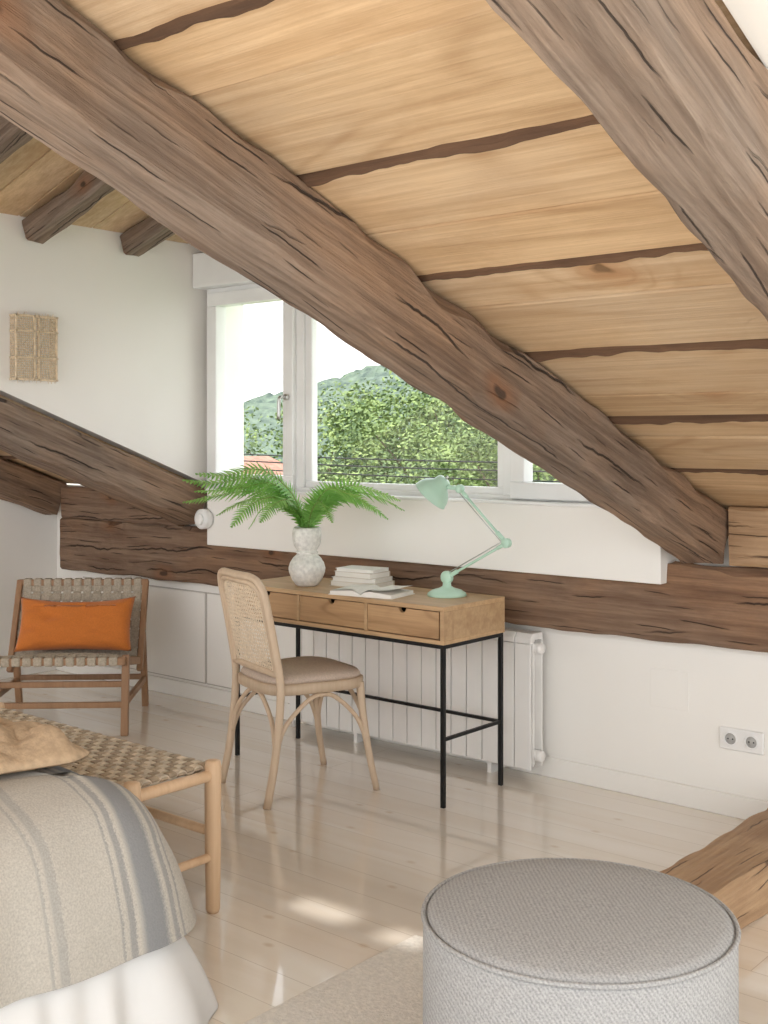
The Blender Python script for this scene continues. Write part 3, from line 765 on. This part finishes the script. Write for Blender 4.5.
# ------------------------------------------------------------------ rug, pouf
rg = group('rug')
box('pile', -2.055, -.5, .2, 2.56, 0, .012, M_rug, rg, bevel=.005)
pf = group('round_pouf', (-1.262, 2.105, .012))
R_ = .318
lathe('side', [(R_-.02, 0), (R_, .012), (R_+.001, .2), (R_, .390), (R_-.004, .400)], M_pouf, pf, 96)
lathe('top', [(R_-.006, .395), (R_-.010, .406), (R_-.03, .414), (R_*.7, .421), (R_*.35, .424), (.02, .425)], M_pouf, pf, 96)
sweep('piping', [(R_*math.cos(2*math.pi*k/96), R_*math.sin(2*math.pi*k/96), .401) for k in range(96)], .005, M_pouf, pf, closed=True, segs=8)

# ------------------------------------------------------------------ desk things
va = group('ceramic_vase', (-3.541, 3.66, .76))
prof = [(.040, 0), (.048, .004), (.066, .03), (.078, .06), (.080, .078), (.074, .10), (.060, .122), (.044, .137), (.040, .146), (.044, .156), (.056, .175), (.062, .20), (.063, .225), (.060, .248), (.054, .255), (.050, .250), (.052, .22), (.045, .17), (.02, .15)]
lathe('body', prof, M_vase, va, 48)
sweep('collar', [(.044*math.cos(2*math.pi*k/40), .044*math.sin(2*math.pi*k/40), .146) for k in range(40)], .005, M_vase, va, closed=True)
fe = group('fern_fronds', (-3.541, 3.66, .76))
rv = V(.763, .647, 0); vv = V(-.647, .763, 0)
def frond(pts, wmax, n=34, roll=0.0):
    path = crom([Vector(p) for p in pts], 14)
    Ls = [0]
    for i in range(1, len(path)): Ls.append(Ls[-1]+(path[i]-path[i-1]).length)
    T = Ls[-1]
    def at(s):
        s *= T
        for i in range(1, len(path)):
            if Ls[i] >= s:
                f = (s-Ls[i-1])/max(1e-6, Ls[i]-Ls[i-1]); return path[i-1].lerp(path[i], f), (path[i]-path[i-1]).normalized()
        return path[-1], (path[-1]-path[-2]).normalized()
    bm = bmesh.new()
    bsweep(bm, path, [.0030, .0009], 6, mi=1)
    for k in range(n):
        s = .14+.85*k/(n-1); p, t = at(s)
        q = (s-.14)/.86
        wl = wmax*(min(1, .5+q*2.2))*(1-q**2.4)**.8+.004
        side = t.cross(V(0, 0, 1)); side = side.normalized() if side.length > .05 else V(1, 0, 0)
        up = side.cross(t).normalized()
        side = (side*math.cos(roll)+up*math.sin(roll)).normalized()
        up = side.cross(t).normalized()
        for sg in (-1, 1):
            d = (side*sg+t*.45+up*random.uniform(-.12, .16)).normalized()
            bw = T*.85/n*.56
            m_ = 11; prev = None
            nn = d.cross(t).normalized()
            for i in range(m_+1):
                a = i/m_; c = p+d*wl*a-V(0, 0, 1)*wl*.16*a*a+t*wl*.10*a*a
                hw = bw*(1-a**1.8)*(1.0 if i % 2 == 0 else .55)+.0003
                cur = (bm.verts.new(c-t*hw), bm.verts.new(c+nn*hw*.25), bm.verts.new(c+t*hw))
                if prev:
                    bm.faces.new((prev[0], prev[1], cur[1], cur[0])); bm.faces.new((prev[1], prev[2], cur[2], cur[1]))
                prev = cur
    return mkobj('frond', bm, [M_leaf, M_stem], fe)
def fr3(a, b, h, pk, w_, roll, base=.18):
    st = V(0, 0, base); d = rv*a+vv*b
    frond([st, st+d*.12+V(0, 0, (pk-base)*.62), st+d*.42+V(0, 0, (pk-base)*.98), st+d*.75+V(0, 0, (pk-base)*.80+(h-base)*.12), st+d+V(0, 0, h-base)], w_, roll=roll)
FR = ((-.52, -.10, .46, .47, .085, .5), (-.54, .02, .36, .41, .085, .3), (-.45, -.20, .49, .51, .08, .6), (-.40, .06, .30, .38, .085, -.2), (-.30, -.22, .27, .39, .08, .5), (-.26, .06, .24, .36, .075, .2), (-.48, -.04, .41, .44, .085, -.4),
      (.42, -.08, .33, .41, .085, .3), (.40, -.20, .38, .44, .085, .6), (.35, -.02, .29, .38, .08, -.3), (.24, -.22, .40, .43, .075, .6), (.18, .02, .36, .42, .065, 0), (-.18, -.22, .29, .38, .07, .5), (.12, -.24, .29, .37, .06, .3), (-.36, -.10, .43, .45, .08, .8), (.30, -.14, .33, .41, .08, .8))
for a in FR: fr3(*a)

bk = group('book_stack', (-3.36, 3.815, .76), math.radians(6))
z = 0
for i, (bw, bd_, bh, c, rz) in enumerate(((.235, .155, .022, (.72, .66, .55), 0), (.22, .145, .018, (.80, .78, .74), 4), (.20, .140, .024, (.62, .55, .46), -3), (.19, .13, .014, (.82, .80, .77), 3))):
    M = Matrix.Rotation(math.radians(rz), 4, 'Z')
    mc = plain('cover_%d' % i, c, .6)
    bm = bmesh.new(); bbox(bm, -bw/2, bw/2, -bd_/2, bd_/2, z, z+.002, M); bbox(bm, -bw/2, bw/2, -bd_/2, bd_/2, z+bh-.002, z+bh, M); bbox(bm, -bw/2, bw/2, bd_/2-.003, bd_/2, z+.002, z+bh-.002, M)
    mkobj('cover', bm, mc, bk)
    box('pages', -bw/2+.004, bw/2-.004, -bd_/2+.004, bd_/2-.003, z+.002, z+bh-.002, M_paper, bk, M=M)
    z += bh
ob = group('open_book', (-3.145, 3.630, .76), math.radians(10))
Wd = .145; HB = .090
for s in (-1, 1):
    for L_, hh_ in ((0, .022), (1, .028)):
        prof = []
        for k in range(13):
            u = k/12; prof.append((s*u*Wd, .006+hh_*(math.sin(min(1, u*3.2)*math.pi/2)*.9)*(1-.55*u)+(.018*u*u if L_ and s > 0 else 0)))
        poly = prof+[(s*Wd, .003), (0, .003)]
        if L_ == 0: prism('page_block', poly, 1, -HB, HB, M_paper, ob)
        else:
            bm = bmesh.new()
            A = [bm.verts.new((p[0], -HB, p[1]+.001)) for p in prof]; B = [bm.verts.new((p[0], HB, p[1]+.001)) for p in prof]
            for k in range(12): bm.faces.new((A[k], A[k+1], B[k+1], B[k]))
            mkobj('page', bm, M_paper, ob, smooth=True)
box('book_cover', -Wd-.005, Wd+.005, -HB-.004, HB+.004, 0, .003, M_paper, ob)

# lamp
lp = group('articulated_desk_lamp')
B_ = V(-2.880, 3.790, .76)
lathe('base', [(.078, 0), (.080, .004), (.078, .012), (.060, .024), (.032, .032), (.018, .040), (.016, .055), (.012, .058)], M_mint, lp, 40, Matrix.Translation(B_))
LY = B_.y
E1 = V(-2.590, LY, .990); P1 = B_+V(0, 0, .075); H1 = V(-2.815, LY, 1.195)
def disc(name, c, r, th_, m=M_mint, ax=(0, 1, 0)):
    a = Vector(ax).normalized()
    return cyl(name, c-a*th_/2, c+a*th_/2, r, m, lp, 24)
cyl('stem', B_+V(0, 0, .05), P1, .010, M_mint, lp)
disc('base_joint', P1, .026, .026); disc('elbow_joint', E1, .019, .026); disc('head_joint', H1, .017, .024)
for a, b_ in ((P1, E1), (E1, H1)):
    d = (b_-a).normalized(); n_ = d.cross(V(0, 1, 0)).normalized()
    cyl('arm', a, b_, .0055, M_mint, lp, 14)
    cyl('collar', a+d*.02, a+d*.06, .009, M_mint, lp, 14)
    cyl('collar', b_-d*.05, b_-d*.02, .008, M_mint, lp, 14)
    cyl('tie_rod', a+n_*.014, b_+n_*.014, .0022, M_steel, lp, 8)
hd = V(-.90, -.12, .10).normalized()
hc = H1+hd*.055
cyl('head_neck', H1, hc+hd*.02, .009, M_mint, lp)
ax_ = V(-.62, -.25, -.72).normalized()
Mh = align(hc+hd*.040, ax_)
lathe('shade', [(.010, -.040), (.024, -.037), (.031, -.028), (.036, -.008), (.050, .004), (.063, .018), (.072, .036), (.076, .056), (.078, .058), (.074, .056), (.067, .036), (.05, .016), (.03, .008)], M_mint, lp, 40, Mh)
lathe('bulb', [(.012, .006), (.02, .014), (.026, .028), (.022, .040), (.008, .046)], M_paper, lp, 20, Mh)
cyl('switch', Mh @ V(0, 0, -.038), Mh @ V(0, 0, -.052), .006, M_steel, lp, 12)

# ------------------------------------------------------------------ exterior
M_tleaf, nt, b = newmat('tree_leaves')
isl = N(nt, 'ShaderNodeNewGeometry').outputs['Random Per Island']
tc = N(nt, 'ShaderNodeTexCoord').outputs['Object']
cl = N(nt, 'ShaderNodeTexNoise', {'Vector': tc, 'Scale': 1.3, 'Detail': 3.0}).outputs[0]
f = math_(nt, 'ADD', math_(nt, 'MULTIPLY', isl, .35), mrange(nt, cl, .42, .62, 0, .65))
nt.links.new(mixc(nt, f, (.02, .06, .018), (.29, .38, .12)), b.inputs['Base Color'])  # clump noise paints highlights and shadows into the leaf colour
b.inputs['Roughness'].default_value = .7
M_bark = plain('bark', (.12, .09, .06), .9)
def tree(cx, cy, zb, zc, rad, n, sz, seed, nl=14):
    g = group('garden_tree', (cx, cy, zb)); rnd = random.Random(seed)
    top_ = zc-zb
    sweep('trunk', crom([(0, 0, 0), (.1, .05, top_*.4), (-.05, .1, top_*.8), (0, 0, top_)], 4), [.16, .06], M_bark, g)
    bm = bmesh.new(); lobes = []
    for k in range(nl):
        a = rnd.uniform(0, 6.28); rr = rad*rnd.uniform(.2, .95)
        c = V(rr*math.cos(a), rr*math.sin(a), top_+rnd.uniform(-.8, .75)*rad)
        lobes.append((c, rad*rnd.uniform(.14, .36)))
        bsweep(bm, [V(0, 0, top_*.6), V(c.x*.4, c.y*.4, (top_*.6+c.z)/2), c], [.05, .012], 5, mi=1)
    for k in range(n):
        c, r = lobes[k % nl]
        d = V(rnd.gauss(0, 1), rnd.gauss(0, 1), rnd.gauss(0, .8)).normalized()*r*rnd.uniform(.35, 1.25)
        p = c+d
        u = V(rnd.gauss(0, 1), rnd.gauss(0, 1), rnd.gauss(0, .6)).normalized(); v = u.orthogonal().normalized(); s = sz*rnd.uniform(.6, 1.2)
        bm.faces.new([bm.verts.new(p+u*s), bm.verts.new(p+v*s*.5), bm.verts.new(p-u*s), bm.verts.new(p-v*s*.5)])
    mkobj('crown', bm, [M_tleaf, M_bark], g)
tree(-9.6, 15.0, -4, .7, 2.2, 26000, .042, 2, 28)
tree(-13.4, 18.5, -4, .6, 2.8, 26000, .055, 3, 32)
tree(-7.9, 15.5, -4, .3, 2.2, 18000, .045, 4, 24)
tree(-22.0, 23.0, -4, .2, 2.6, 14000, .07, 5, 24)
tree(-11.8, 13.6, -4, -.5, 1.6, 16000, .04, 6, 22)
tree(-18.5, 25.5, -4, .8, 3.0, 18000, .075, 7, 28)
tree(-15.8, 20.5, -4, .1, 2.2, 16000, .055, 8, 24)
M_hill, nt, b = newmat('wooded_hill')
tc = N(nt, 'ShaderNodeTexCoord').outputs['Object']
h1 = N(nt, 'ShaderNodeTexNoise', {'Vector': tc, 'Scale': .45, 'Detail': 8.0, 'Roughness': .8}).outputs[0]
nt.links.new(mixc(nt, mrange(nt, h1, .40, .60), (.05, .08, .065), (.16, .21, .15)), b.inputs['Base Color'])
b.inputs['Roughness'].default_value = 1
bm = bmesh.new(); R = []
NX, NY = 260, 90
for j in range(NY+1):
    row = []
    for i in range(NX+1):
        x = -200+230*i/NX; y = 25+130*j/NY
        rise = max(0, (math.hypot(x, y)-60)/140)
        az = math.atan2(-x, y)
        hgt = 10+6.0*math.exp(-((az-.66)/.09)**2)+1.5*math.sin(az*19)
        f_ = min(1, rise*4)
        z = -5+min(1, rise*1.4)*hgt+1.6*noise.noise(V(x*.09, y*.09, 3))*min(1, rise*3)+(1.5*abs(noise.noise(V(x*.28, y*.28, 8)))+1.1*noise.noise(V(x*.8, y*.8, 8)))*f_
        row.append(bm.verts.new((x, y, z)))
    R.append(row)
for j in range(NY):
    for i in range(NX): bm.faces.new((R[j][i], R[j][i+1], R[j+1][i+1], R[j+1][i]))
mkobj('distant_hills', bm, M_hill, smooth=True)
box('garden_ground', -60, 10, 4.6, 30, -4.3, -4.0, plain('grass', (.16, .26, .07), .9, nscale=.8, namt=.3))
nh = group('neighbour_house')
box('walls', -17.6, -13.9, 12.6, 15, -4, .40, M_wall, nh)
M_tile = plain('terracotta_tiles', (.40, .20, .14), .8, nscale=8, namt=.25)
prism('roof', [(-17.8, .30), (-15.8, .98), (-13.6, .25), (-13.6, .33), (-15.8, 1.08), (-17.8, .38)], 1, 12.3, 15.3, M_tile, nh)
ww = group('outer_render_wall')
box('pier', -7.2, -5.60, 4.5, 5.2, -4, 3.4, M_wall, ww)
box('eave', -7.4, -5.1, 4.36, 5.4, 2.32, 2.42, M_wall, ww)
pl = group('power_lines')
for k, (zz_, tt) in enumerate(((1.25, 0), (1.17, .1), (1.08, .15))):
    pts = [(-14+16*i/30, 9.0-.1*i/30+tt, zz_-.22*(1-((i-15)/15)**2)+.15) for i in range(31)]
    sweep('cable', pts, .007, M_black, pl, segs=6)
for xx in (-14, 2):
    sweep('pole', [(xx, 9.1, -4), (xx, 9.1, 1.7)], .08, M_bark, pl)

# ------------------------------------------------------------------ light & world
wd = bpy.data.worlds.new('World'); S.world = wd; wd.use_nodes = True
nt = wd.node_tree; bg = nt.nodes['Background']
tc = N(nt, 'ShaderNodeTexCoord').outputs['Generated']
zz_ = N(nt, 'ShaderNodeSeparateXYZ', {0: tc}).outputs[2]
col = mixc(nt, mrange(nt, zz_, 0.0, .7), (1.0, .993, .98), (.88, .94, 1.0))
nt.links.new(col, bg.inputs[0]); bg.inputs[1].default_value = 2.65
sun = bpy.data.lights.new('sun', 'SUN'); sun.energy = 4.5; sun.angle = .026; sun.color = (1, .97, .92)
so_ = bpy.data.objects.new('sun', sun); COL.objects.link(so_)
so_.rotation_euler = V(.2, .817, -1).normalized().to_track_quat('-Z', 'Y').to_euler()

cam = bpy.data.cameras.new('cam'); co = bpy.data.objects.new('camera', cam); COL.objects.link(co)
co.location = (0, 0, 1.395); co.rotation_euler = (math.radians(90), 0, math.radians(40.3))
cam.sensor_width = 36; cam.lens = 1174/1024*36; cam.shift_y = -73/1024; cam.clip_start = .02; cam.clip_end = 500
S.camera = co
S.view_settings.view_transform = 'Standard'
S.view_settings.exposure = 0
print('DONE')
